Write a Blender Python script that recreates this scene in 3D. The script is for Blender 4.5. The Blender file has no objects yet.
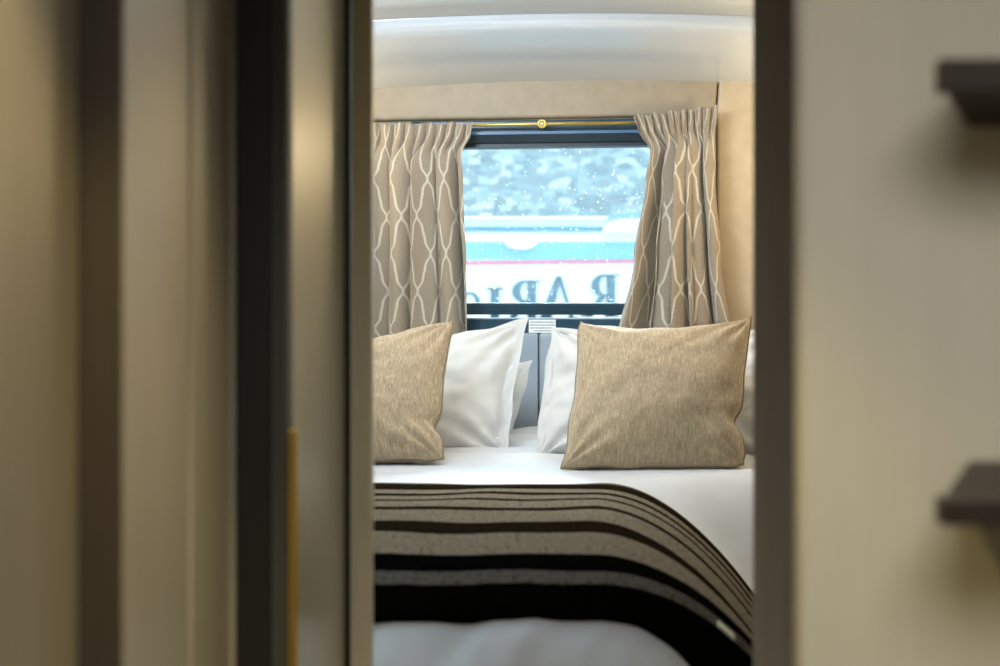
import bpy, bmesh, math, random
from mathutils import Vector, Matrix, noise
random.seed(7)
sc = bpy.context.scene
COL = sc.collection
PI = math.pi
FPX, HZ, CZ = 1400.0, 290.0, 1.15          # focal length in px, horizon row, lens height

# ------------------------------------------------------------------ measuring helpers
def P(px, py, d):
    return Vector(((px-500)/FPX*d, d, CZ-(py-HZ)/FPX*d))
TH = math.radians(7)
O = Vector((.13, 3.75, 0))
UD = Vector((math.cos(TH), -math.sin(TH), 0))
ND = Vector((-math.sin(TH), -math.cos(TH), 0))
MW = Matrix(((UD.x, ND.x, 0, O.x), (UD.y, ND.y, 0, O.y), (0, 0, 1, 0), (0, 0, 0, 1)))
def W(px, py, n=0.0):
    """(u, n, z) in the window wall's own frame"""
    D = Vector(((px-500)/FPX, 1, -(py-HZ)/FPX))
    t = (n+O.dot(ND))/(D.x*ND.x+D.y*ND.y)
    p = D*t
    return Vector(((Vector((p.x, p.y, 0))-O).dot(UD), n, CZ+p.z))

# ------------------------------------------------------------------ object helpers
def link(o, parent=None):
    COL.objects.link(o)
    if parent: o.parent = parent
    return o
def mesh(name, bm, mat, parent=None, smooth=False, bevel=0, M=None, seg=2):
    if M is not None: bm.transform(M)
    bmesh.ops.recalc_face_normals(bm, faces=bm.faces[:])
    me = bpy.data.meshes.new(name); bm.to_mesh(me); bm.free()
    mats = mat if isinstance(mat, (list, tuple)) else [mat]
    for m in mats: me.materials.append(m)
    if smooth:
        for p in me.polygons: p.use_smooth = True
    o = bpy.data.objects.new(name, me); link(o, parent)
    if bevel:
        b = o.modifiers.new('bevel', 'BEVEL'); b.width = bevel; b.segments = seg; b.limit_method = 'ANGLE'
    return o
def tag(o, label=None, cat=None, group=None, kind=None):
    if label: o['label'] = label
    if cat: o['category'] = cat
    if group: o['group'] = group
    if kind: o['kind'] = kind
    return o
def thing(name, label, cat, loc=(0, 0, 0), group=None):
    o = bpy.data.objects.new(name, None); o.empty_display_size = .05
    o.location = loc; link(o)
    return tag(o, label, cat, group)
def keep(o, root):
    """parent o to root keeping world-space mesh"""
    o.parent = root
    o.matrix_parent_inverse = Matrix.Translation(Vector(root.location)).inverted()
    return o
def box(bm, x0, x1, y0, y1, z0, z1):
    vs = [bm.verts.new(v) for v in ((x0,y0,z0),(x1,y0,z0),(x1,y1,z0),(x0,y1,z0),(x0,y0,z1),(x1,y0,z1),(x1,y1,z1),(x0,y1,z1))]
    for f in ((0,1,2,3),(4,5,6,7),(0,1,5,4),(1,2,6,5),(2,3,7,6),(3,0,4,7)): bm.faces.new([vs[i] for i in f])
def prism(bm, pts, z0, z1):
    a = [bm.verts.new((p[0], p[1], z0)) for p in pts]; b = [bm.verts.new((p[0], p[1], z1)) for p in pts]
    bm.faces.new(a); bm.faces.new(b)
    for i in range(len(pts)):
        j = (i+1) % len(pts); bm.faces.new((a[i], a[j], b[j], b[i]))
def tube(bm, pts, r, n=8, closed=False):
    pts = [Vector(p) for p in pts]; rings = []
    N = len(pts); prev = None
    for i, p in enumerate(pts):
        if closed: t = (pts[(i+1) % N]-pts[i-1]).normalized()
        else: t = (pts[min(i+1, N-1)]-pts[max(i-1, 0)]).normalized()
        if prev is None:
            a = Vector((0, 0, 1)) if abs(t.z) < .9 else Vector((1, 0, 0))
            s = t.cross(a).normalized()
        else:
            s = (prev-t*prev.dot(t)).normalized()
        prev = s; b = t.cross(s)
        rings.append([bm.verts.new(p+(s*math.cos(2*PI*k/n)+b*math.sin(2*PI*k/n))*r) for k in range(n)])
    for i in range(N if closed else N-1):
        A, B = rings[i], rings[(i+1) % N]
        for k in range(n): bm.faces.new((A[k], A[(k+1) % n], B[(k+1) % n], B[k]))
    if not closed:
        bm.faces.new(rings[0]); bm.faces.new(rings[-1])
def B(): return bmesh.new()

# ------------------------------------------------------------------ materials
def lin(c):
    return tuple(((x/255)/12.92 if x/255 <= .04045 else ((x/255+.055)/1.055)**2.4) for x in c)+(1,)
class Mat:
    def __init__(s, name, rgb=(128,128,128), rough=.5, metal=0, spec=.5, **kw):
        s.m = bpy.data.materials.new(name); s.m.use_nodes = True
        s.t = s.m.node_tree; s.n = s.t.nodes; s.l = s.t.links
        s.b = s.n['Principled BSDF']; s.out = s.n['Material Output']
        s.b.inputs['Base Color'].default_value = lin(rgb)
        s.b.inputs['Roughness'].default_value = rough
        s.b.inputs['Metallic'].default_value = metal
        s.b.inputs['Specular IOR Level'].default_value = spec
        for k, v in kw.items(): s.b.inputs[k].default_value = v
    def node(s, typ, **kw):
        n = s.n.new(typ)
        for k, v in kw.items():
            if hasattr(n, k): setattr(n, k, v)
            else: n.inputs[k].default_value = v
        return n
    def coord(s, kind='Object', scale=(1,1,1)):
        tc = s.node('ShaderNodeTexCoord'); mp = s.node('ShaderNodeMapping')
        mp.inputs['Scale'].default_value = scale
        s.l.new(tc.outputs[kind], mp.inputs[0]); return mp.outputs[0]
    def noise(s, vec, scale, detail=3, rough=.5):
        n = s.node('ShaderNodeTexNoise'); n.inputs['Scale'].default_value = scale
        n.inputs['Detail'].default_value = detail; n.inputs['Roughness'].default_value = rough
        s.l.new(vec, n.inputs['Vector']); return n.outputs['Fac']
    def ramp(s, fac, stops, interp='LINEAR'):
        r = s.node('ShaderNodeValToRGB'); e = r.color_ramp; e.interpolation = interp
        while len(e.elements) < len(stops): e.elements.new(.5)
        for i, (p, c) in enumerate(stops):
            e.elements[i].position = p; e.elements[i].color = lin(c) if max(c) > 1 else tuple(c)+(1,)
        s.l.new(fac, r.inputs[0]); return r.outputs[0]
    def math(s, op, a, b=None, c=None):
        n = s.node('ShaderNodeMath'); n.operation = op
        for i, v in enumerate((a, b, c)):
            if v is None: continue
            if isinstance(v, (int, float)): n.inputs[i].default_value = v
            else: s.l.new(v, n.inputs[i])
        return n.outputs[0]
    def mix(s, fac, a, b, typ='MIX'):
        n = s.node('ShaderNodeMix'); n.data_type = 'RGBA'; n.blend_type = typ
        for sock, v in ((n.inputs[0], fac), (n.inputs[6], a), (n.inputs[7], b)):
            if isinstance(v, (int, float)): sock.default_value = v
            elif isinstance(v, tuple): sock.default_value = v
            else: s.l.new(v, sock)
        return n.outputs[2]
    def bump(s, h, strength=.3, dist=.002):
        n = s.node('ShaderNodeBump'); n.inputs['Strength'].default_value = strength; n.inputs['Distance'].default_value = dist
        s.l.new(h, n.inputs['Height']); s.l.new(n.outputs[0], s.b.inputs['Normal'])
    def base(s, c): s.l.new(c, s.b.inputs['Base Color'])
    def sheen(s, w=.3): s.b.inputs['Sheen Weight'].default_value = w; return s

def simple(name, rgb, rough=.5, metal=0, var=.06, scale=(1,1,1), nscale=6, bump=0, **kw):
    m = Mat(name, rgb, rough, metal, **kw)
    v = m.coord('Object', scale); f = m.noise(v, nscale, 4)
    lo = tuple(max(0, c*(1-var)) for c in rgb); hi = tuple(min(255, c*(1+var)) for c in rgb)
    m.base(m.ramp(f, [(.3, lo), (.7, hi)]))
    if bump: m.bump(f, bump, .002)
    return m.m

M_wood_beige = simple('beige_wood_laminate', (142,132,110), .42, var=.05, scale=(60,60,1.2), nscale=1.5, bump=.05)
M_wall_panel = simple('beige_wall_panel', (170,162,142), .38, var=.02, scale=(20,20,1), nscale=2)
M_right_door = simple('putty_door_lacquer', (182,177,159), .45, var=.015, scale=(30,30,1), nscale=2)
M_dark_brown = simple('dark_brown_profile', (62,54,44), .4, var=.06, scale=(20,20,1), nscale=3)
M_black = simple('black_profile', (27,27,27), .45, var=.08)
M_dark_grey = simple('dark_grey_profile', (146,143,139), .45, var=.04, scale=(10,10,1))
M_rib = simple('rib_grey_rubber', (74,76,70), .5, var=.05)
M_satin = simple('satin_champagne_panel', (188,184,164), .3, metal=.3, var=.02, scale=(30,30,1))
M_champagne = simple('champagne_aluminium', (214,204,176), .35, metal=.25, var=.03, scale=(20,20,1))
M_brass = simple('brass', (222,186,96), .28, metal=.9, var=.04)
M_handle = simple('bronze_handle', (48,42,36), .4, metal=.3, var=.08)
M_ceiling = Mat('gloss_ceiling', (206,211,216), .14, spec=.5, **{'IOR': 2.3}).m
M_ceil_plain = simple('ceiling_plain', (215,210,200), .4, var=.02)
M_tan = simple('tan_upholstery', (188,170,142), .5, var=.03, nscale=30, bump=.08)
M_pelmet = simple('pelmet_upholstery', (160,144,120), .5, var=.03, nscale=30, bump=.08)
M_seam = simple('seam_dark', (70,62,54), .7)
M_wallb = simple('wall_warm_grey', (186,176,158), .6)
M_frame = simple('window_frame_plastic', (30,64,82), .3, var=.08)  # black frame with the reflected sky's blue put into its base colour
M_cassette = simple('blind_cassette_grey', (38,52,60), .42, var=.05)
M_frame_line = simple('window_frame_light_edge', (150,178,190), .35)
M_blueedge = simple('blind_rail_blue_edge', (74,112,150), .35)
M_headboard = simple('blue_grey_padded_vinyl', (160,172,184), .5, var=.03, nscale=20, bump=.05)
M_floor = simple('floor_dark_vinyl', (112,100,84), .45, var=.1, scale=(1,.2,1), nscale=12)
M_divan = simple('bed_base_beige', (150,138,118), .6)
M_mattress = simple('mattress_white', (215,212,204), .8)
M_label = simple('sticker_white', (250,252,252), .5, var=.01)
M_ink = simple('ink_dark', (40,50,58), .7)
M_care = simple('care_label_cream', (232,228,205), .7, var=.02)

def linen(name, c_lo, c_mid, c_hi):
    m = Mat(name, c_mid, .85); m.sheen(.25)
    v1 = m.coord('UV', (85, 4, 1)); v2 = m.coord('UV', (7, 90, 1)); v3 = m.coord('UV', (150, 14, 1))
    a = m.noise(v1, 2.2, 4, .7); b = m.noise(v2, 2.0, 3, .6); c = m.noise(v3, 2, 2)
    f = m.math('ADD', m.math('MULTIPLY', a, .50), m.math('ADD', m.math('MULTIPLY', b, .15), m.math('MULTIPLY', c, .35)))
    m.base(m.ramp(f, [(.36, c_lo), (.5, c_mid), (.64, c_hi)]))
    m.bump(f, .5, .002); return m.m
M_linen = linen('oatmeal_linen', (134,114,86), (172,150,118), (212,192,162))
M_piping = simple('linen_piping', (138,120,90), .8, nscale=300, var=.12, bump=.3)  # darker than the linen: the seam's shadow line is put into the colour
def cotton(name, rgb, s=9):
    m = Mat(name, rgb, .75); m.sheen(.2)
    v = m.coord('Object'); f = m.noise(v, s, 5, .55); g = m.noise(v, 500, 2)
    h = m.math('ADD', m.math('MULTIPLY', f, 1.0), m.math('MULTIPLY', g, .03))
    m.base(m.ramp(f, [(.3, tuple(int(c*.97) for c in rgb)), (.7, rgb)]))
    m.bump(h, .35, .012); return m.m
M_duvet = cotton('white_duvet_cotton', (208,209,211))
M_pillow = cotton('white_pillow_cotton', (216,215,212), 14)

def curtain_mat():
    m = Mat('curtain_trellis', (160,140,112), .7); m.sheen(.4)
    tc = m.node('ShaderNodeTexCoord'); sep = m.node('ShaderNodeSeparateXYZ'); m.l.new(tc.outputs['UV'], sep.inputs[0])
    x = m.math('MULTIPLY', sep.outputs[0], 1/.060); y = m.math('MULTIPLY', sep.outputs[1], 2*PI/.19)
    w = m.math('ADD', m.math('MULTIPLY', m.math('SINE', y), .80), m.math('MULTIPLY', m.math('SINE', m.math('MULTIPLY', y, 3)), -.26))
    w = m.math('ADD', w, m.math('MULTIPLY', m.math('SINE', m.math('MULTIPLY', y, 5)), .10))
    w = m.math('MULTIPLY', w, .22)
    fa = m.math('ABSOLUTE', m.math('SUBTRACT', m.math('FRACT', m.math('ADD', m.math('SUBTRACT', x, w), 50.5)), .5))
    fb = m.math('ABSOLUTE', m.math('SUBTRACT', m.math('FRACT', m.math('ADD', m.math('ADD', x, w), 50.0)), .5))
    g = m.math('MINIMUM', fa, fb)
    f = m.node('ShaderNodeMapRange'); f.inputs[1].default_value = .030; f.inputs[2].default_value = .062
    f.inputs[3].default_value = 1; f.inputs[4].default_value = 0; m.l.new(g, f.inputs[0])
    v = m.coord('UV', (1,1,1)); n = m.noise(v, 260, 3, .7); n2 = m.noise(v, 6, 3)
    cloth = m.ramp(n, [(.3, (138,123,104)), (.7, (170,155,134))])
    cl = m.mix(m.math('MULTIPLY', f.outputs[0], .6), cloth, lin((236,228,210)))
    m.base(cl)
    m.bump(m.math('ADD', n, f.outputs[0]), .25, .001)
    tr = m.node('ShaderNodeBsdfTranslucent'); m.l.new(cl, tr.inputs[0])
    mx = m.node('ShaderNodeMixShader'); mx.inputs[0].default_value = .06
    m.l.new(m.b.outputs[0], mx.inputs[1]); m.l.new(tr.outputs[0], mx.inputs[2]); m.l.new(mx.outputs[0], m.out.inputs[0])
    return m.m
M_curtain = curtain_mat()

def glass_mat():
    m = Mat('window_glass'); m.n.remove(m.b)
    t = m.node('ShaderNodeBsdfTransparent'); t.inputs[0].default_value = (.88,.97,1,1)
    g = m.node('ShaderNodeBsdfGlossy'); g.inputs['Roughness'].default_value = .02
    lw = m.node('ShaderNodeFresnel'); lw.inputs[0].default_value = 1.45
    x = m.node('ShaderNodeMixShader'); m.l.new(lw.outputs[0], x.inputs[0]); m.l.new(t.outputs[0], x.inputs[1]); m.l.new(g.outputs[0], x.inputs[2])
    tl = m.node('ShaderNodeBsdfTranslucent'); tl.inputs[0].default_value = (.75,.93,1,1)
    y = m.node('ShaderNodeMixShader'); y.inputs[0].default_value = .05
    m.l.new(x.outputs[0], y.inputs[1]); m.l.new(tl.outputs[0], y.inputs[2]); m.l.new(y.outputs[0], m.out.inputs[0])
    return m.m
M_glass = glass_mat()
def drop_mat():
    m = Mat('raindrop'); m.n.remove(m.b)
    t = m.node('ShaderNodeBsdfTranslucent'); t.inputs[0].default_value = (1,1,1,1)
    g = m.node('ShaderNodeBsdfTransparent')
    x = m.node('ShaderNodeMixShader'); x.inputs[0].default_value = .25
    m.l.new(t.outputs[0], x.inputs[1]); m.l.new(g.outputs[0], x.inputs[2]); m.l.new(x.outputs[0], m.out.inputs[0]); return m.m
M_drop = drop_mat()

# ------------------------------------------------------------------ camera
cd = bpy.data.cameras.new('camera'); cam = bpy.data.objects.new('camera', cd); link(cam)
cam.location = (0, 0, CZ); cam.rotation_euler = (PI/2, 0, 0)
cd.lens = 50.4; cd.sensor_width = 36; cd.sensor_fit = 'HORIZONTAL'
cd.shift_y = -(333-HZ)/1000; cd.clip_start = .05
cd.dof.use_dof = True; cd.dof.focus_distance = 3.3; cd.dof.aperture_fstop = 3.6
sc.camera = cam

# ------------------------------------------------------------------ room shell
def struct(name, bm, mat, **k):
    o = mesh(name, bm, mat, **k); o['kind'] = 'structure'; return o
CH = 1.97
b = B(); box(b, -1.0, 1.25, -1.6, 4.1, -.06, 0); struct('floor', b, M_floor)
# bedroom ceiling: a glossy board that sweeps down to the window wall, split by one seam
prof = [(3.80, 1.690), (3.74, 1.708), (3.66, 1.733), (3.58, 1.762), (3.50, 1.794), (3.424, 1.8275)]
prof2 = [(3.419, 1.8295), (3.35, 1.853), (3.27, 1.878), (3.15, 1.905), (2.95, 1.930), (2.7, 1.945), (2.3, 1.958), (1.9, 1.968), (1.47, 1.97)]
def cz(x, z): return z-.058*(x-.14)**2
def zslope(y):    # how far the room's 7 degree skew is felt at this depth
    return max(0., min(1., (y-3.15)/.55))
def ceil_sheet(pr):
    b = B(); NX = 24; rows = []
    for (y, z) in pr:
        r = []
        for i in range(NX+1):
            x = -1.0+2.25*i/NX
            r.append(b.verts.new((x, y-math.tan(TH)*(x-.13)*zslope(y), cz(x, z))))
        rows.append(r)
    for a, c in zip(rows, rows[1:]):
        for i in range(NX): b.faces.new((a[i], a[i+1], c[i+1], c[i]))
    return b
def solid(o, t, off=0):
    s = o.modifiers.new('solid', 'SOLIDIFY'); s.thickness = t; s.offset = off; return o
solid(struct('ceiling', ceil_sheet(prof), M_ceiling, smooth=True), .008)
c2 = solid(struct('ceiling.001', ceil_sheet(prof2), M_ceiling, smooth=True), .008)
b = ceil_sheet([(3.432, 1.832), (3.410, 1.841)])
solid(struct('trim_1', b, M_seam), .004)
b = B(); box(b, -1.0, 1.25, -1.6, 1.47, CH, CH+.03); struct('ceiling.002', b, M_ceil_plain)

# window wall, in its own frame
WL, WR = W(422, 200).x, W(688, 200).x
WT, WB = W(550, 132).z, W(550, 318).z
def wall_with_hole():
    b = B()
    L, R, T = -1.2, 1.3, 1.78
    box(b, L, WL, -.05, 0, 0, T); box(b, WR, R, -.05, 0, 0, T)
    box(b, WL, WR, -.05, 0, 0, WB); box(b, WL, WR, -.05, 0, WT, T)
    return b
struct('wall_back', wall_with_hole(), M_wallb, M=MW)
b = B(); box(b, -1.03, -1.0, 1.4, 4.2, 0, 2.05); struct('wall_left', b, M_wallb)
b = B(); box(b, 1.0, 1.03, 1.45, 3.9, 0, 2.05); struct('wall_right', b, M_wallb)

# padded tan upholstery round the window
TL = W(340, 100).x; SEAM_T = W(719.5, 82, .02); SEAM_B = W(715.5, 122, .02)
def padded(name, poly, n0, n1, mat, label, bev=.008):
    b = B()
    a = [b.verts.new((p[0], n0, p[1])) for p in poly]; c = [b.verts.new((p[0], n1, p[1])) for p in poly]
    b.faces.new(a); b.faces.new(c)
    for i in range(len(poly)):
        j = (i+1) % len(poly); b.faces.new((a[i], a[j], c[j], c[i]))
    o = mesh(name, b, mat, M=MW, bevel=bev, seg=3)
    tag(o, label, 'wall panel'); return o
ztop = 1.76
pel_b1, pel_b2 = W(372, 121, .02), W(716, 116.5, .02)
sl = (pel_b2.z-pel_b1.z)/(pel_b2.x-pel_b1.x)
pz = pel_b1.z
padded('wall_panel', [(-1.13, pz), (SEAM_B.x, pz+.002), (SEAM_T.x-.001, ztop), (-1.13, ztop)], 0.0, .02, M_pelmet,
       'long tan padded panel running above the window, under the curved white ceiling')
padded('wall_panel', [(SEAM_B.x+.003, W(550, 333.5, .03).z+.004), (1.1, W(550, 333.5, .03).z+.004), (1.1, ztop), (SEAM_T.x+.003, ztop), (SEAM_B.x+.003, pz)], 0.0, .024, M_tan,
       'tall tan padded panel in the corner right of the right curtain')

# ------------------------------------------------------------------ window
win = thing('window_1', None, None); win['kind'] = 'structure'
GT, GB = W(550, 148.5, -.02).z, W(550, 302.0, -.02).z
b = B()
box(b, WL-.03, WR+.03, -.045, .006, GB-.002, GB-.034)      # lower rail
box(b, WL-.03, WL+.03, -.045, .006, GB-.034, pz-.004); box(b, WR-.03, WR+.03, -.045, .006, GB-.034, pz-.004)
box(b, WL-.03, WR+.03, -.045, .004, GT+.012, pz-.002)
o = mesh('frame', b, M_frame, win, M=MW, bevel=.003)
b = B()
box(b, WL, WR, -.001, .0085, GB-.0145, GB-.013); box(b, WL, WR, -.001, .0085, GB-.0245, GB-.0235)
mesh('frame_groove', b, M_cassette, win, M=MW)
b = B(); zl = W(550, 318.5, .012).z
box(b, WL-.02, WR+.02, 0, .012, zl-.0015, zl+.0012); mesh('frame_light_edge', b, M_frame_line, win, M=MW)
b = B(); box(b, WL-.03, WR+.03, 0, .011, W(550, 334, .011).z, zl-.0015); mesh('lower_frame', b, M_frame, win, M=MW, bevel=.002)
b = B(); box(b, WL+.0, WR-.0, -.03, -.026, GB-.01, GT+.02); mesh('pane', b, M_glass, win, M=MW)
b = B()
for i in range(750):
    u = random.uniform(WL+.03, WR-.03); z = random.uniform(GB+.005, GT)
    if random.random() < .45: z = GB+(z-GB)*.75; 
    r = random.choice((.0006, .0008, .0010, .0013, .0017))
    m = Matrix.Translation((u, -.0315, z)) @ Matrix.Diagonal((r, r*.5, r*random.uniform(1, 1.5), 1))
    bmesh.ops.create_icosphere(b, subdivisions=1, radius=1, matrix=m)
dr = mesh('raindrops', b, M_drop, win, M=MW); dr['kind'] = 'stuff'
b = B()   # blind cassette tucked under the frame head
g1, g2 = W(550, 133.5, .03).z, W(550, 142, .03).z
prof_c = [(-.02, g1+.004), (.03, g1+.004), (.032, g1), (.024, g2), (.016, g2-.001), (.016, GT+.001), (.0, GT-.001), (-.02, GT-.001)]
for i in range(len(prof_c)):
    pass
va = [b.verts.new((WL+.02, n, z)) for n, z in prof_c]; vb = [b.verts.new((WR-.02, n, z)) for n, z in prof_c]
b.faces.new(va); b.faces.new(vb)
for i in range(len(prof_c)):
    j = (i+1) % len(prof_c); b.faces.new((va[i], va[j], vb[j], vb[i]))
mesh('blind_cassette', b, M_cassette, win, M=MW)
b = B(); box(b, WL+.02, WR-.02, .028, .034, W(550, 133.8, .034).z, W(550, 131, .034).z); mesh('blind_rail', b, M_blueedge, win, M=MW)

# curtain rod with its ring
RZ = W(550, 124, .045).z
rod = thing('curtain_rod', 'thin brass curtain rod running above the window between both curtains', 'curtain rod', MW @ Vector((.1, .045, RZ)))
b = B(); tube(b, [MW @ Vector((W(346, 124, .045).x, .045, RZ)), MW @ Vector((W(714, 124, .045).x, .045, RZ))], .0042, 10)
keep(mesh('rail', b, M_brass, smooth=True), rod)
kc = W(542, 124, .05)
b = B(); tube(b, [MW @ Vector((kc.x+.0095*math.cos(a), .052, RZ+.0095*math.sin(a))) for a in [2*PI*k/20 for k in range(20)]], .003, 8, closed=True)
m = MW @ Matrix.Translation((kc.x, .05, RZ)) @ Matrix.Diagonal((.0065, .006, .0065, 1))
keep(mesh('ring', b, M_brass, smooth=True), rod)
b = B(); bmesh.ops.create_uvsphere(b, u_segments=12, v_segments=8, radius=1, matrix=m)
keep(mesh('screw_cap', b, simple('cap_cream', (228,214,176), .4), smooth=True), rod)
b = B(); box(b, kc.x-.004, kc.x+.004, .0, .05, RZ-.004, RZ+.004); keep(mesh('bracket', b, M_brass, M=MW), rod)

# headboard of padded panels
hb = thing('headboard', 'blue-grey padded headboard below the window, behind the pillows', 'headboard', MW @ Vector((.1, .0, .6)))
hz = W(550, 333.5, .03).z; hs = W(538.5, 380, .03).x
for k in range(-4, 4):
    x0 = hs+k*.27; b = B()
    if x0+.27 > 1.0 or x0 < -1.1: continue
    box(b, x0+.0012, x0+.27-.0012, 0.001, .03, .45, hz); keep(mesh('headboard_panel', b, M_headboard, M=MW, bevel=.007, seg=4), hb)

# printed sticker on the window frame
st = thing('sticker', 'small white printed notice sticker at the bottom centre of the window frame', 'sticker')
a, c = W(528, 320, .0335), W(555, 332.8, .0335)
st.location = MW @ Vector(((a.x+c.x)/2, .0335, c.z)); bpy.context.view_layer.update()
b = B(); box(b, a.x, c.x, .0111, .0125, W(540, 332.8, .0125).z, W(540, 319.6, .0125).z)
keep(mesh('sticker_sheet', b, M_label, M=MW), st)
b = B()
for r, (l0, l1) in enumerate(((.06, .95), (.04, .96), (.05, .93), (.18, .86))):
    x = a.x+(c.x-a.x)*l0; xe = a.x+(c.x-a.x)*l1; zz = W(540, 322.1+r*2.9, .0125).z
    while x < xe:
        w = random.uniform(.0016, .0042); box(b, x, min(x+w, xe), .0124, .0129, zz-.0013, zz+.0010); x += w+random.uniform(.0006, .0014)
keep(mesh('printed_text', b, M_ink, M=MW), st)

# ------------------------------------------------------------------ curtains
def lerp(a, b, t): return a+(b-a)*t
def curve(pts, t):
    for (t0, v0), (t1, v1) in zip(pts, pts[1:]):
        if t <= t1:
            s = (t-t0)/(t1-t0); s = s*s*(3-2*s); return lerp(v0, v1, s)
    return pts[-1][1]
def curtain(name, label, top, bot, ledge, redge, folds, seed, hem, hp=11):
    """ledge / redge: (v, px) outlines; folds: big fold centres in 0..1 with widths; heading gathered above v=.13"""
    NU, NV = 260, 70
    b = B(); uv = b.loops.layers.uv.new('UVMap'); grid = []; uvs = {}
    n0 = .070
    for j in range(NV+1):
        v = j/NV; row = []
        head = max(0, 1-max(0, v-.07)/.12); head = head*head*(3-2*head)   # 1 in the heading
        for i in range(NU+1):
            u = i/NU
            px = lerp(curve(ledge, v), curve(redge, v), u)
            pyt = lerp(top[0], top[1], u)+1.2*math.sin(u*34+seed)
            py = lerp(pyt, bot, v)
            w = u+.018*math.sin(7*u+seed)+.012*math.sin(3.1*v+seed*2+5*u)
            # big folds
            ph = 2*PI*(w*folds+.22*math.sin(v*2.0+seed)*(u-.2)+.10*math.sin(u*9+seed*3))
            rdg = abs(math.sin(ph/2))**.55                         # round ridges, sharp valleys
            big = rdg+.18*math.sin(ph*1.5+seed)*min(1, v*2)+.25*math.sin(ph*.31+seed)
            small = abs(math.sin(PI*w*hp+seed))**.7+.25*math.sin(PI*w*hp*.37+seed)
            amp = .040+.016*min(1, v*1.3)
            d = (big-.6)*amp*(1-head)+(small-.6)*.017*head
            pinch = math.exp(-((v-.12)/.04)**2)
            d += -.006*pinch
            d += .016*(1-head)
            base = W(px, py, n0)
            sh = .016*math.cos(ph)*(1-head)*math.sin(PI*u)**.5 if 0 < u < 1 else 0
            p = Vector((base.x+sh, n0+d+.004*noise.noise(Vector((u*6, v*7, seed))), W(550, lerp(lerp(top[0], top[1], u), bot, v) if 0 else py, n0).z))
            row.append(b.verts.new(MW @ p)); uvs[row[-1]] = (u*hem, -v*.58)
        grid.append(row)
    for j in range(NV):
        for i in range(NU):
            f = b.faces.new((grid[j][i], grid[j][i+1], grid[j+1][i+1], grid[j+1][i]))
            for lp in f.loops: lp[uv].uv = uvs[lp.vert]
    o = mesh(name, b, M_curtain, smooth=True)
    solid(o, .0015)
    tag(o, label, 'curtain', 'curtains at the window')
    return o
curtain('curtain', 'taupe trellis-patterned curtain left of the window, gathered at the top',
        (121, 122), 352, [(0, 338), (1, 335)], [(0, 473), (.05, 471), (.13, 463), (.3, 465), (.6, 468), (1, 468)], 5.2, 1.0, .78, 12)
curtain('curtain', 'taupe trellis-patterned curtain right of the window, beside the tan corner panel',
        (117, 109), 352, [(0, 634), (.05, 638), (.15, 650), (.3, 645), (.6, 634), (1, 616)], [(0, 718), (.12, 715), (.3, 715), (.6, 720), (1, 733)], 5.0, 2.6, .62, 11)
# gathered heading tape on each is part of the cloth: a stitched band
# ------------------------------------------------------------------ bed surface
def x0(Y):
    t = max(0, min(1, (Y-2.74)/.42)); t = t*t*(3-2*t)
    return lerp(.13, .2, max(0, min(1, (Y-2.2)/.57)))+.42*t
def ztop_bed(Y): return .762+max(0, Y-3.05)*.045
def surf(X, Y):
    t = max(0, X-x0(Y)); a = 2.45
    ds = a*t*t if t < .33 else a*.33**2+2*a*.33*(t-.33)*1.5
    s = max(0, 1.905-Y); df = 3.6*s*s if s < .25 else 3.6*.0625+1.8*(s-.25)*1.6
    z = ztop_bed(Y)-ds-df
    return z
def wr(X, Y):
    n = noise.noise(Vector((X*3.1, Y*3.1, 1.7)))*.006+noise.noise(Vector((X*9, Y*6, 4.1)))*.004
    # creases across the foot end, pulled down from the throw
    if Y < 1.83:
        n += .022*noise.noise(Vector((X*8-Y*6, Y*2.2, 9)))*min(1, (1.83-Y)/.05)+.010*noise.noise(Vector((X*22-Y*14, Y*4, 3)))*min(1, (1.83-Y)/.05)
    if Y > 3.2:   # rumpled sheet between the pillows
        n += .009*math.sin(Y*70+X*14+3*noise.noise(Vector((X*5, Y*5, 2))))*min(1, (Y-3.2)/.2)
    if Y > 2.85: n -= .006*min(1, (Y-2.85)/.15)+.5*max(0, n)*min(1, (Y-2.85)/.15)*(Y < 3.2)
    return n
def grid_sheet(xs, ys, zf, warp=lambda x, y: y):
    b = B(); uv = b.loops.layers.uv.new('UVMap'); rows = []
    for y in ys: rows.append([b.verts.new((x, warp(x, y), zf(x, warp(x, y)))) for x in xs])
    for r, q in zip(rows, rows[1:]):
        for i in range(len(xs)-1):
            f = b.faces.new((r[i], r[i+1], q[i+1], q[i]))
            for lp in f.loops: lp[uv].uv = (lp.vert.co.x, lp.vert.co.y)
    return b
def rng(a, c, n): return [a+(c-a)*i/n for i in range(n+1)]
b = grid_sheet(rng(-.93, .93, 170), rng(1.62, 3.66, 220), lambda x, y: max(.3, surf(x, y)+wr(x, y)),
   lambda x, y: 1.62+(y-1.62)*(3.66-.1228*(x-.13)-1.62)/(3.66-1.62))
dv = mesh('duvet', b, M_duvet, smooth=True); solid(dv, .003, 0)
tag(dv, 'white cotton duvet spread over the bed under the striped throw', 'duvet')

bed = thing('bed', 'low bed with white mattress and beige base beneath the duvet', 'bed', (-.25, 2.7, 0))
b = B(); box(b, -.9, .34, 1.95, 3.6, .08, .3); keep(mesh('bed_base', b, M_divan, bevel=.01), bed)
b = B(); box(b, -.9, .36, 1.93, 3.62, .3, .50); keep(mesh('mattress', b, M_mattress, bevel=.04, seg=4), bed)
for (lx, ly) in ((-.84, 2.02), (.28, 2.02), (-.84, 3.53), (.28, 3.53)):
    b = B(); bmesh.ops.create_cone(b, cap_ends=True, segments=16, radius1=.018, radius2=.024, depth=.08, matrix=Matrix.Translation((lx, ly, .04)))
    keep(mesh('leg', b, M_dark_brown), bed)

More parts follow.
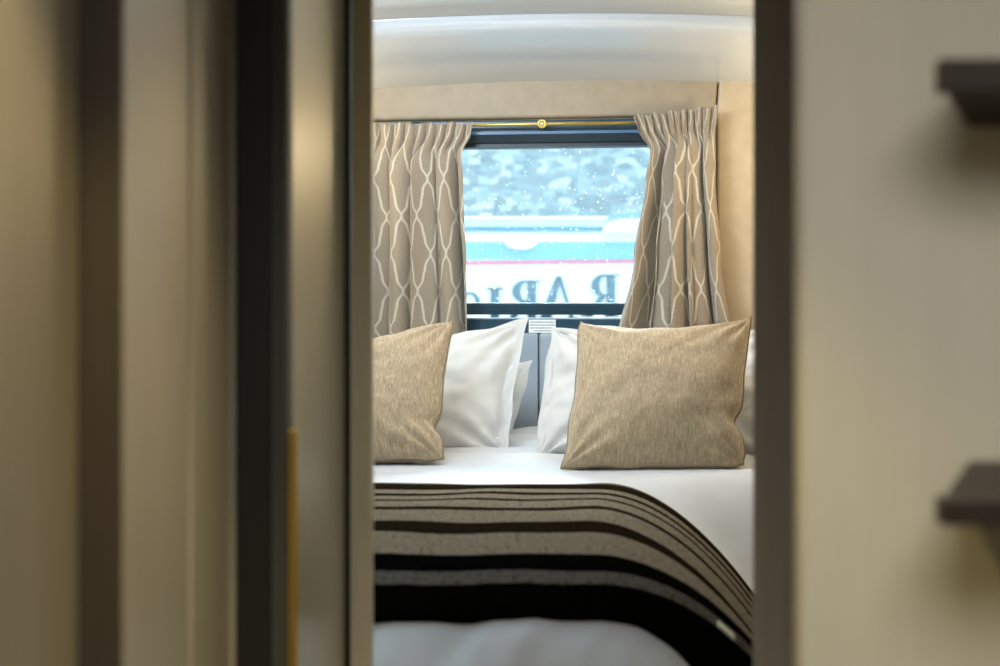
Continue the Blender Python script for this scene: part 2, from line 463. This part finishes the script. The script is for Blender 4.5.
# throw: stripe limits measured along the cloth
def y_at(py, X=-.1):
    lo, hi = 1.6, 3.2
    for _ in range(40):
        m_ = (lo+hi)/2; q = HZ+(CZ-surf(X, m_)-.009)/m_*FPX
        if q > py: lo = m_
        else: hi = m_
    return (lo+hi)/2
rows = [484.3, 487, 493, 497.3, 499.8, 504.3, 506.2, 513, 516.2, 528.5, 540, 560, 575, 586, 617.5]
Ys = [y_at(r) for r in rows]; YA, YB = Ys[0], Ys[-1]
kinds = ['mid', 'dark', 'light', 'dark', 'light', 'dark', 'light', 'dark', 'light', 'dark', 'light', 'black', 'light2', 'black']
def throw_mat():
    m = Mat('striped_boucle', (120,108,92), 1.0, spec=0)
    tc = m.node('ShaderNodeTexCoord'); sp = m.node('ShaderNodeSeparateXYZ'); m.l.new(tc.outputs['UV'], sp.inputs[0])
    vv = m.coord('UV', (1,1,1)); wob = m.math('MULTIPLY', m.math('SUBTRACT', m.noise(vv, 60, 2), .5), .006)
    y = m.math('ADD', sp.outputs[1], wob)
    f = m.math('DIVIDE', m.math('SUBTRACT', YA, y), YA-YB)
    cl = {'mid': (124,110,92), 'dark': (40,32,22), 'light': (150,136,116), 'black': (12,11,9), 'light2': (112,106,98)}
    stops = []
    for i, k in enumerate(kinds): stops.append((max(0, min(1, (YA-Ys[i])/(YA-YB))), cl[k]))
    base = m.ramp(f, stops, 'CONSTANT')
    n = m.noise(vv, 130, 4, .8); n2 = m.noise(vv, 420, 2, .6)
    mott = m.ramp(n, [(.36, (.35,.34,.32)), (.5, (.85,.85,.85)), (.62, (1.6,1.6,1.6))])
    c = m.mix(1.0, base, mott, 'MULTIPLY')
    m.base(c); m.bump(m.math('ADD', n, m.math('MULTIPLY', n2, .5)), .8, .004); return m.m
M_throw = throw_mat()
th = thing('bed_throw', 'brown, taupe and black striped woven throw across the foot of the bed', 'throw', (-.1, 2.2, .77))
b = grid_sheet(rng(-.9, .64, 170), rng(YB, YA, 130),
   lambda x, y: max(.32, surf(x, y)+wr(x, y)*.6+.006+.0025*noise.noise(Vector((x*7, y*5, 8)))+.011*math.sin(PI*min(1, max(0, (y-YB)/(YA-YB))))**.3),
   lambda x, y: y-3.0*min(.3, max(0, x-.15))**2*max(0, 1-(y-YB)/.2))
o = mesh('throw_cloth', b, M_throw, smooth=True); solid(o, .007, 0); keep(o, th)
# white woven tag on the edge of the pale stripe
b = B()
Yt = y_at(583)
def on(X, Y): return Vector((X, Y, surf(X, Y)+.019))
ta, tb = on(.288, Yt-.012), on(.308, Yt-.014); tc_, td = on(.308, Yt-.004), on(.288, Yt-.002)
vs = [b.verts.new(v+Vector((0, 0, .002))) for v in (ta, tb, tc_, td)]; b.faces.new(vs)
o = mesh('care_tag', b, M_care); solid(o, .003); o['label'] = 'small white tag sewn on the throw'; keep(o, th)

# ------------------------------------------------------------------ pillows
def pillow(name, label, group, c, T, mat, pipe=None, flange=0, seed=0, edges=(.05, .05, .05, .05), uvs=1.0, pinch=1.0, wrk=.004, notch=None):
    """c = corners TL TR BR BL (world); edges = inward bow of top/right/bottom/left"""
    TLc, TRc, BRc, BLc = c
    nrm = (TRc-TLc).cross(BLc-TLc).normalized()
    if nrm.y > 0: nrm = -nrm
    N = 56
    root = thing(name, label, 'pillow' if 'white' in label else 'cushion', ((BLc.x+BRc.x)/2, (BLc.y+BRc.y)/2, min(BLc.z, BRc.z)), group)
    def seam(u, v):
        p = TLc.lerp(TRc, u).lerp(BLc.lerp(BRc, u), v)
        W_ = (TRc-TLc); H_ = (BLc-TLc)
        bow = lambda t: (4*t*(1-t))**.7
        p = p+H_*(edges[0]*bow(u)*(1-v)**2)-W_*(edges[1]*bow(v)*u**2)-H_*(edges[2]*bow(u)*v**2)+W_*(edges[3]*bow(v)*(1-u)**2)
        if notch:
            k = math.exp(-((v-notch[0])/notch[1])**2)*u**6
            p = p-W_*notch[2]*k
        if pipe:      # rounded, softened corners
            for (cu, cv) in ((0, 0), (1, 0), (1, 1)):
                p = p+(TLc.lerp(BRc, .5)-p)*.035*math.exp(-((u-cu)**2+(v-cv)**2)/.003)
        # slack wave on the outline
        e = max(abs(2*u-1), abs(2*v-1))**4
        p = p+nrm*(.006*e*noise.noise(Vector((u*4, v*4, seed+3))))
        p = p+(W_.normalized()*noise.noise(Vector((v*5, 1, seed)))+H_.normalized()*noise.noise(Vector((u*7, 7, seed))))*(.005 if pipe else .007)*e
        return p
    def thick(u, v):
        a, d = abs(2*u-1), abs(2*v-1)
        if flange:
            fu, fv = flange
            a, d = min(1, a/(1-fu)), min(1, d/(1-fv))
        t = ((1-a**2.2)*(1-d**2.2))
        return T*max(0, t)**.5
    bm = B(); uv = bm.loops.layers.uv.new('UVMap'); U = {}
    gr = {}
    def remap(i): 
        s = i/N; return .5-.5*math.cos(PI*s)*.999 if 0 < i < N else s
    for side in (1, -1):
        for j in range(N+1):
            for i in range(N+1):
                if side == -1 and (i in (0, N) or j in (0, N)): gr[side, i, j] = gr[1, i, j]; continue
                u, v = remap(i), remap(j); t = thick(u, v)
                w = wrk*noise.noise(Vector((u*5, v*5, seed)))+wrk*.6*noise.noise(Vector((u*13+3*v, v*11, seed+1)))
                # creases radiating from the corners
                for (cu, cv) in ((0, 0), (1, 0), (1, 1), (0, 1)):
                    du, dv2 = u-cu, v-cv; r = math.hypot(du, dv2); an = math.atan2(abs(dv2), abs(du)+1e-6)
                    w += wrk*.9*pinch*math.exp(-(r/.3)**2)*math.sin(an*13+seed+cu*2+cv)
                edge = min(1, min(u, 1-u, v, 1-v)/.06)
                p = seam(u, v)+nrm*(side*(t+w*edge)+ (.0015 if side == 1 else 0))
                # weight: the filling slumps toward the base
                p.z -= .25*t*(1-v)*0
                vert = bm.verts.new(p); gr[side, i, j] = vert; U[vert] = (u*uvs, 1-v)
        for j in range(N):
            for i in range(N):
                q = [gr[side, i, j], gr[side, i+1, j], gr[side, i+1, j+1], gr[side, i, j+1]]
                f = bm.faces.new(q if side == 1 else q[::-1])
                for lp in f.loops: lp[uv].uv = U[lp.vert]
    keep(mesh('cushion_cover' if pipe else 'pillowcase', bm, mat, smooth=True), root)
    if pipe:
        path = [seam(k/60, 0) for k in range(60)]+[seam(1, k/60) for k in range(60)]+[seam(1-k/60, 1) for k in range(60)]+[seam(0, 1-k/60) for k in range(60)]
        bm = B(); tube(bm, path, .0032, 8, closed=True); keep(mesh('piping', bm, pipe, smooth=True), root)
    elif flange:
        fu, fv = flange
        q = [(fu/2, fv/2), (1-fu/2, fv/2), (1-fu/2, 1-fv/2), (fu/2, 1-fv/2)]; path = []
        for (a, d), (e, f) in zip(q, q[1:]+q[:1]):
            path += [seam(lerp(a, e, k/30), lerp(d, f, k/30))+nrm*.0022 for k in range(30)]
        bm = B(); tube(bm, path, .0011, 6, closed=True); keep(mesh('stitched_hem', bm, mat, smooth=True), root)
    return root
pillow('cushion', 'oatmeal linen piped cushion standing whole on the right of the bed', 'linen cushions on the bed',
       [P(578, 320, 3.24), P(755, 314, 3.20), P(746, 467, 3.06), P(561, 468, 3.06)], .085, M_linen, M_piping, seed=2.0,
       edges=(.10, .045, .0, .03), notch=(.72, .06, .035), wrk=.007)
pillow('cushion', 'oatmeal linen piped cushion at the left, half hidden by the door frame', 'linen cushions on the bed',
       [P(262, 372, 3.26), P(457, 318, 3.26), P(447, 460, 3.11), P(254, 462, 3.11)], .085, M_linen, M_piping, seed=5.0,
       edges=(.05, .05, .0, .03), notch=(.76, .06, .035), wrk=.008)
pillow('pillow', 'white pillow with a raised pointed corner beside the left linen cushion', 'white pillows',
       [P(345, 352, 3.51), P(529, 318, 3.47), P(508, 457, 3.34), P(335, 457, 3.34)], .06, M_pillow, flange=(.12, .08), seed=1.0,
       edges=(.03, .02, .0, .03), wrk=.013)
pillow('pillow', 'white pillow tucked behind the left white pillow, only its corner showing', 'white pillows',
       [P(350, 372, 3.62), P(533, 360, 3.60), P(507, 451, 3.52), P(340, 451, 3.52)], .03, M_pillow, flange=(.1, .08), seed=7.0,
       edges=(.03, .0, .0, .03), wrk=.004)
pillow('pillow', 'white pillow leaning behind the right linen cushion', 'white pillows',
       [P(551, 327, 3.42), P(800, 326, 3.36), P(800, 464, 3.24), P(534, 461, 3.30)], .06, M_pillow, flange=(.06, .06), seed=4.0,
       edges=(.05, .02, .0, .0), wrk=.014)

# ------------------------------------------------------------------ doorway and corridor, left side
b = B(); box(b, -.33, -.30, -1.6, .995, 0, CH)
struct('wall_left', b, M_wood_beige)
b = B(); box(b, -.325, (122-500)/FPX*1.0, 1.0, 1.003, 0, CH)
struct('trim_2', b, M_dark_brown, bevel=.002)
xw = (122-500)/FPX
b = B(); box(b, xw-.03, xw, 1.0035, 1.213, 0, CH); box(b, xw-.03, xw, 1.228, 1.40, 0, CH)
b2 = struct('wall_left', b, M_wall_panel, bevel=.003)
b = B(); box(b, xw-.03, xw-.004, 1.213, 1.228, 0, CH); struct('trim_3', b, simple('groove_tan', (136,122,96), .6))
b = B(); box(b, -1.0, -.264, 1.40, 1.43, 0, CH); struct('wall_front', b, M_wall_panel)
b = B(); box(b, (236-500)/FPX*1.39, (271-500)/FPX*1.39, 1.39, 1.435, 0, CH)
struct('trim_4', b, M_black, bevel=.002)
b = B()
for k in range(3):
    xa = (272.5+k*5.4-500)/FPX*1.39; box(b, xa, xa+.0036, 1.387, 1.42, 0, CH)
box(b, (271-500)/FPX*1.39, (288.5-500)/FPX*1.39, 1.392, 1.42, 0, CH)
struct('trim_5', b, M_rib, bevel=.001)
# door leaf swung into the bedroom, seen along its face
dl = thing('door_1', None, None, (-.21, 1.42, 0)); dl['kind'] = 'structure'
A_, B_ = P(287, 290, 1.425), P(345, 290, 1.68)
dirv = Vector((B_.x-A_.x, B_.y-A_.y, 0)).normalized(); nv = Vector((-dirv.y, dirv.x, 0))
a2, b2_ = A_, B_
b = B(); prism(b, [(a2.x, a2.y), (b2_.x, b2_.y), (b2_.x+nv.x*.03, b2_.y+nv.y*.03), (a2.x+nv.x*.03, a2.y+nv.y*.03)], .02, CH-.01)
keep(mesh('door_leaf', b, M_satin, bevel=.001), dl)
b = B(); box(b, (344.5-500)/FPX*1.68, (350-500)/FPX*1.68, 1.682, 1.70, .02, CH-.01); keep(mesh('seal', b, M_black), dl)
b = B(); box(b, (350-500)/FPX*1.68, (372-500)/FPX*1.68, 1.68, 1.705, .02, CH-.01); keep(mesh('edge_profile', b, M_champagne, bevel=.003, seg=3), dl)
ya = 1.384
b = B(); box(b, (288.5-500)/FPX*ya, (297-500)/FPX*ya, ya, ya+.012, 0, P(290, 430, ya).z)
tag(mesh('edge_strip', b, M_brass, bevel=.001), 'narrow brass strip standing upright beside the black door frame', 'trim strip')

# ------------------------------------------------------------------ doorway, right side
b = B(); box(b, (753.5-500)/FPX*1.45, (799-500)/FPX*1.45, 1.45, 1.4535, 0, CH)
struct('trim_6', b, M_dark_grey, bevel=.003)
b = B(); box(b, (797-500)/FPX*1.45, (812-500)/FPX*1.45, 1.44, 1.449, 0, CH); struct('trim_7', b, M_black)
b = B(); box(b, (799-500)/FPX*1.45, 1.0, 1.454, 1.487, 0, CH); struct('wall_front', b, M_wall_panel)
b = B(); box(b, .70, .73, -1.6, 1.45, 0, CH); struct('wall_right', b, M_wall_panel)
b = B(); box(b, -.33, .73, -1.63, -1.6, 0, CH); struct('wall_rear', b, M_wall_panel)
# cupboard whose doors face the camera
cb = thing('cupboard', 'putty-coloured tall cupboard with two dark bar handles, right of the doorway', 'cupboard', (.45, .98, 0))
xl = (801-500)/FPX*.95
b = B(); prism(b, [(xl+.012, .974), (.69, .974), (.69, 1.30), (.36, 1.30)], 0, CH-.005); keep(mesh('carcass', b, M_right_door), cb)
b = B(); box(b, xl, .69, .95, .972, .03, CH-.01)
keep(mesh('door', b, M_right_door, bevel=.0025), cb)
def handle(zt, zb, up):
    xb0, xb1 = P(936, 290, .88).x, .435
    b = B(); box(b, xb0, xb1, .868, .884, zb, zt)
    # flange running back from the bar to the door, its ends cut on the slant
    if up: pr = [(.884, zt-.001), (.95, zt-.004), (.95, zb-.013), (.884, zb+.002)]
    else:  pr = [(.884, zb+.002), (.95, zb+.004), (.95, zt+.014), (.884, zt-.001)]
    sh = [.004, .040, .044, .006]
    q = [b.verts.new((xb0+e, y, z)) for (y, z), e in zip(pr, sh)]; r = [b.verts.new((xb1-e, y, z)) for (y, z), e in zip(pr, sh)]
    b.faces.new(q); b.faces.new(r)
    for i in range(4): b.faces.new((q[i], q[(i+1) % 4], r[(i+1) % 4], r[i]))
    h = keep(mesh('handle', b, M_handle, bevel=.0015), cb); h['label'] = 'dark bronze bar handle'
handle(P(0, 61, .88).z, P(0, 94, .88).z, True)
handle(P(0, 496, .88).z, P(0, 523, .88).z, False)

# ------------------------------------------------------------------ outside
b = B(); box(b, -14, 14, 3.95, 20, -.65, -.6); struct('ground', b, simple('wet_tarmac', (150,158,162), .5, var=.1, nscale=3))
def stone_mat():
    m = Mat('rubble_stone', (150,155,155), .8)
    v = m.coord('Object', (.8, 1, 1.3))
    vo = m.node('ShaderNodeTexVoronoi', distance='CHEBYCHEV'); vo.inputs['Randomness'].default_value = .8; vo.inputs['Scale'].default_value = 13; m.l.new(v, vo.inputs['Vector'])
    sp = m.node('ShaderNodeSeparateColor'); m.l.new(vo.outputs['Color'], sp.inputs[0])
    n = m.noise(v, 2.2, 3)
    c = m.ramp(sp.outputs[0], [(0, (84,104,114)), (.3, (124,128,126)), (.6, (144,160,166)), (.85, (190,196,190)), (1, (226,208,196))])
    ve = m.node('ShaderNodeTexVoronoi', feature='DISTANCE_TO_EDGE'); ve.inputs['Scale'].default_value = 13; ve.inputs['Randomness'].default_value = .8; m.l.new(v, ve.inputs['Vector'])
    e = m.ramp(ve.outputs['Distance'], [(0, (.72,.74,.75)), (.12, (1,1,1))])
    c = m.mix(1.0, c, e, 'MULTIPLY')
    c = m.mix(m.math('MULTIPLY', n, .35), c, lin((200,215,218)))
    m.base(c); return m.m
b = B(); box(b, -14, 14, 12, 12.4, -.6, 3.9)
tag(mesh('stone_wall', b, stone_mat()), 'pale rubble stone wall outside the window behind the van', 'stone wall')

M_white = simple('van_white_paint', (246,246,246), .35, var=.005)
M_roof = simple('van_roof_aqua', (150,208,220), .4, var=.02)
M_teal = simple('van_gutter_teal', (30,116,148), .4, var=.1, nscale=8)
M_blue = simple('van_band_blue', (112,184,208), .4, var=.05, nscale=3)
M_red = simple('van_stripe_red', (226,96,132), .4, var=.03)
M_letter = simple('van_lettering_teal', (14,74,98), .5, var=.2, nscale=40)
VD = 8.0
van = thing('van', 'white van with blue band, red stripe and mirrored serif lettering outside the window', 'van', (.2, VD+.8, -.6))
vz = lambda py: P(550, py, VD).z
b = B(); yz = [(VD, vz(303)-1.5), (VD, vz(232)), (VD+.05, vz(228)), (VD+1.7, vz(228)), (VD+1.72, vz(303)-1.5)]
def ext(b, yz, xa, xb):
    q = [b.verts.new((xa, y, z)) for y, z in yz]; r = [b.verts.new((xb, y, z)) for y, z in yz]
    b.faces.new(q); b.faces.new(r)
    for i in range(len(yz)): j = (i+1) % len(yz); b.faces.new((q[i], q[j], r[j], r[i]))
ext(b, yz, -2.2, 2.6); keep(mesh('body', b, M_white, bevel=.01), van)
b = B(); ext(b, [(VD-.0, vz(228.5)), (VD+.12, vz(215.5)), (VD+1.6, vz(215)), (VD+1.7, vz(228.5))], -2.2, 2.6); keep(mesh('roof', b, M_roof, bevel=.02), van)
b = B(); box(b, -2.2, P(603, 0, VD).x, VD-.02, VD, vz(231), vz(226.5)); keep(mesh('gutter', b, M_teal), van)
b = B(); ext(b, [(VD-.004, vz(259.5)), (VD-.004, vz(242)), (VD+.01, vz(242)), (VD+.01, vz(259.5))], -2.2, 2.6); keep(mesh('blue_band', b, M_blue), van)
b = B()
q = [P(300, 262.5, VD), P(760, 258, VD), P(760, 262, VD), P(300, 266.5, VD)]
vv_ = [b.verts.new((p.x, VD-.008, p.z+.0)) for p in q]; b.faces.new(vv_); o = mesh('red_stripe', b, M_red); solid(o, .003); keep(o, van)
b = B(); q = []
for k in range(25):
    a_ = PI+PI*k/24; q.append((P(521, 0, VD).x+math.cos(a_)*.1*(1 if True else 0), vz(241)+math.sin(a_)*.052))
va = [b.verts.new((x, VD-.006, z)) for x, z in q]; vb = [b.verts.new((x, VD-.05, z)) for x, z in q]
b.faces.new(va); b.faces.new(vb)
for i in range(len(q)): j = (i+1) % len(q); b.faces.new((va[i], va[j], vb[j], vb[i]))
keep(mesh('side_lamp', b, M_white, bevel=.004), van)
# domed white pod with a grey cap at the right of the roof
b = B(); out = [(600, 234), (604, 227), (611, 222), (622, 219.5), (700, 219), (720, 234)]
va = [b.verts.new((P(x, 0, VD).x, VD-.10, vz(y))) for x, y in out]; vb = [b.verts.new((P(x, 0, VD).x, VD-.02, vz(y))) for x, y in out]
b.faces.new(va); b.faces.new(vb)
for i in range(len(out)): j = (i+1) % len(out); b.faces.new((va[i], va[j], vb[j], vb[i]))
keep(mesh('awning_case', b, M_white, bevel=.006), van)
b = B(); out = [(605, 221), (608, 216.5), (618, 214), (700, 213), (705, 217.5), (618, 218.8), (611, 220.5)]
va = [b.verts.new((P(x, 0, VD).x, VD-.09, vz(y))) for x, y in out]; vb = [b.verts.new((P(x, 0, VD).x, VD-.02, vz(y))) for x, y in out]
b.faces.new(va); b.faces.new(vb)
for i in range(len(out)): j = (i+1) % len(out); b.faces.new((va[i], va[j], vb[j], vb[i]))
keep(mesh('awning_cap', b, simple('cap_grey_blue', (120,160,172), .4)), van)

# mirrored serif lettering, drawn stroke by stroke: units of cap height, x to the LEFT
def poly(b, pts, ox, oz, H, y, mat=0):
    v = [b.verts.new((ox-p[0]*H, y, oz+p[1]*H)) for p in pts]; f = b.faces.new(v); f.material_index = mat
def arc(cx, cy, rx, ry, a0, a1, n=14): return [(cx+rx*math.cos(math.radians(a0+(a1-a0)*k/n)), cy+ry*math.sin(math.radians(a0+(a1-a0)*k/n))) for k in range(n+1)]
def ring(b, cx, cy, rx, ry, w, h, a0, a1, ox, oz, H, y):
    o_, i_ = arc(cx, cy, rx, ry, a0, a1), arc(cx, cy, rx-w, ry-h, a0, a1)
    for k in range(len(o_)-1): poly(b, [o_[k], o_[k+1], i_[k+1], i_[k]], ox, oz, H, y)
def letter(ch, ox, oz, H, y):
    b = B(); pl = lambda pts: poly(b, pts, ox, oz, H, y)
    if ch in 'RPB':
        pl([(.1,0), (.30,0), (.30,1), (.1,1)]); pl([(0,1), (.3,1), (.3,.96), (0,.96)]); pl([(0,0), (.36,0), (.36,.04), (0,.04)])
        pl([(.24,1), (.4,1), (.4,.95), (.24,.95)]); pl([(.24,.53), (.4,.53), (.4,.48), (.24,.48)])
        ring(b, .38, .74, .28, .26, .19, .06, -90, 90, ox, oz, H, y)
        if ch == 'R': pl([(.32,.5), (.46,.5), (.80,.03), (.84,0), (.64,0)]); pl([(.64,0), (.92,0), (.92,.04), (.66,.04)])
    if ch == 'A':
        pl([(.38,1), (.46,1), (.16,.0), (.08,0)]); pl([(.38,1), (.50,1), (.88,0), (.62,0)]); pl([(.2,.34), (.66,.34), (.66,.28), (.2,.28)])
        pl([(-.02,0), (.26,0), (.26,.04), (-.02,.04)]); pl([(.56,0), (.94,0), (.94,.04), (.56,.04)])
    if ch == 'I':
        pl([(.1,0), (.31,0), (.31,1), (.1,1)]); pl([(0,1), (.4,1), (.4,.95), (0,.95)]); pl([(0,0), (.4,0), (.4,.04), (0,.04)])
    if ch == 'S':
        ring(b, .32, .74, .27, .26, .12, .06, 20, 270, ox, oz, H, y); ring(b, .32, .26, .3, .26, .12, .06, -160, 90, ox, oz, H, y)
    o = mesh('letter', b, M_letter); solid(o, .006); keep(o, van)
pxm = VD/FPX
def put(ch, pxr, pyt, Hpx):   # right edge px (letter start, mirrored), top px, cap height px
    letter(ch, P(pxr, 0, VD).x, vz(pyt+Hpx), Hpx*pxm, VD-.012)
put('R', 619, 274.5, 42); put('A', 577, 276.5, 42); put('R', 540, 280.5, 42); put('I', 503, 287.5, 40); put('S', 482, 292, 38)

# ------------------------------------------------------------------ light
w = bpy.data.worlds.new('sky'); sc.world = w; w.use_nodes = True
bg = w.node_tree.nodes['Background']; bg.inputs[0].default_value = (.80, .93, 1, 1); bg.inputs[1].default_value = 2.3
def area(name, loc, tgt, size, power, col, size_y=None):
    l = bpy.data.lights.new(name, 'AREA'); l.energy = power; l.color = col; l.size = size
    if size_y: l.shape = 'RECTANGLE'; l.size_y = size_y
    o = bpy.data.objects.new(name, l); link(o); o.location = loc
    o.rotation_euler = (Vector(tgt)-Vector(loc)).to_track_quat('-Z', 'Y').to_euler(); return o
def point(name, loc, power, col, r=.04):
    l = bpy.data.lights.new(name, 'POINT'); l.energy = power; l.color = col; l.shadow_soft_size = r
    o = bpy.data.objects.new(name, l); link(o); o.location = loc; return o
def spot(name, loc, tgt, power, col, ang=60, blend=.6, r=.03):
    l = bpy.data.lights.new(name, 'SPOT'); l.energy = power; l.color = col; l.spot_size = math.radians(ang); l.spot_blend = blend; l.shadow_soft_size = r
    o = bpy.data.objects.new(name, l); link(o); o.location = loc
    o.rotation_euler = (Vector(tgt)-Vector(loc)).to_track_quat('-Z', 'Y').to_euler(); return o
sl_ = bpy.data.lights.new('sun', 'SUN'); sl_.energy = 14; sl_.color = (.78, .92, 1); sl_.angle = math.radians(35)
so = bpy.data.objects.new('sun', sl_); link(so); so.rotation_euler = Vector((-.10, -1, -.46)).to_track_quat('-Z', 'Y').to_euler()
WARM = (1, .80, .50)
area('bedroom_top_fill', (.0, 2.85, 1.90), (.0, 2.9, 0), .6, 8, (1, .97, .92))  # unseen fill added overhead for soft light in the bedroom
area('bedroom_ceiling_fill', (-.5, 2.6, 1.80), (.25, 3.4, 1.86), .4, 11, (.74, .88, 1), .08)  # unseen fill added to brighten the curved ceiling
area('bedroom_side_fill', (-.9, 1.8, 1.35), (.2, 1.85, .7), .6, 5, (.50, .78, 1))  # added floating fill, stands in for cool side daylight on the bed foot
point('reading_lamp_left', (-.55, 3.58, 1.50), 3.2, WARM)
point('reading_lamp_right', (.84, 3.3, 1.50), 5.5, WARM)
cl = area('corridor_fill', (.22, .05, 1.90), (.33, .45, .6), .8, 11.5, (1, .98, .95)); cl.data.spread = math.radians(112)  # unseen fill added to brighten the cupboard door, spread kept off the curtains
spot('corridor_spot_left', (-.18, .62, 1.62), (-.18, .64, 0), 13, (1, .76, .30), 100, .35, .015)
spot('corridor_spot_mid', (-.02, 1.15, 1.9), (-.04, 1.17, 0), 22, (1, .77, .40), 52, .7)

# ------------------------------------------------------------------ film look
sc.view_settings.view_transform = 'Standard'
sc.view_settings.look = 'None'
sc.view_settings.exposure = 0.0
sc.cycles.use_denoising = True
sc.cycles.max_bounces = 10
sc.cycles.transparent_max_bounces = 12
sc.cycles.sample_clamp_indirect = 6
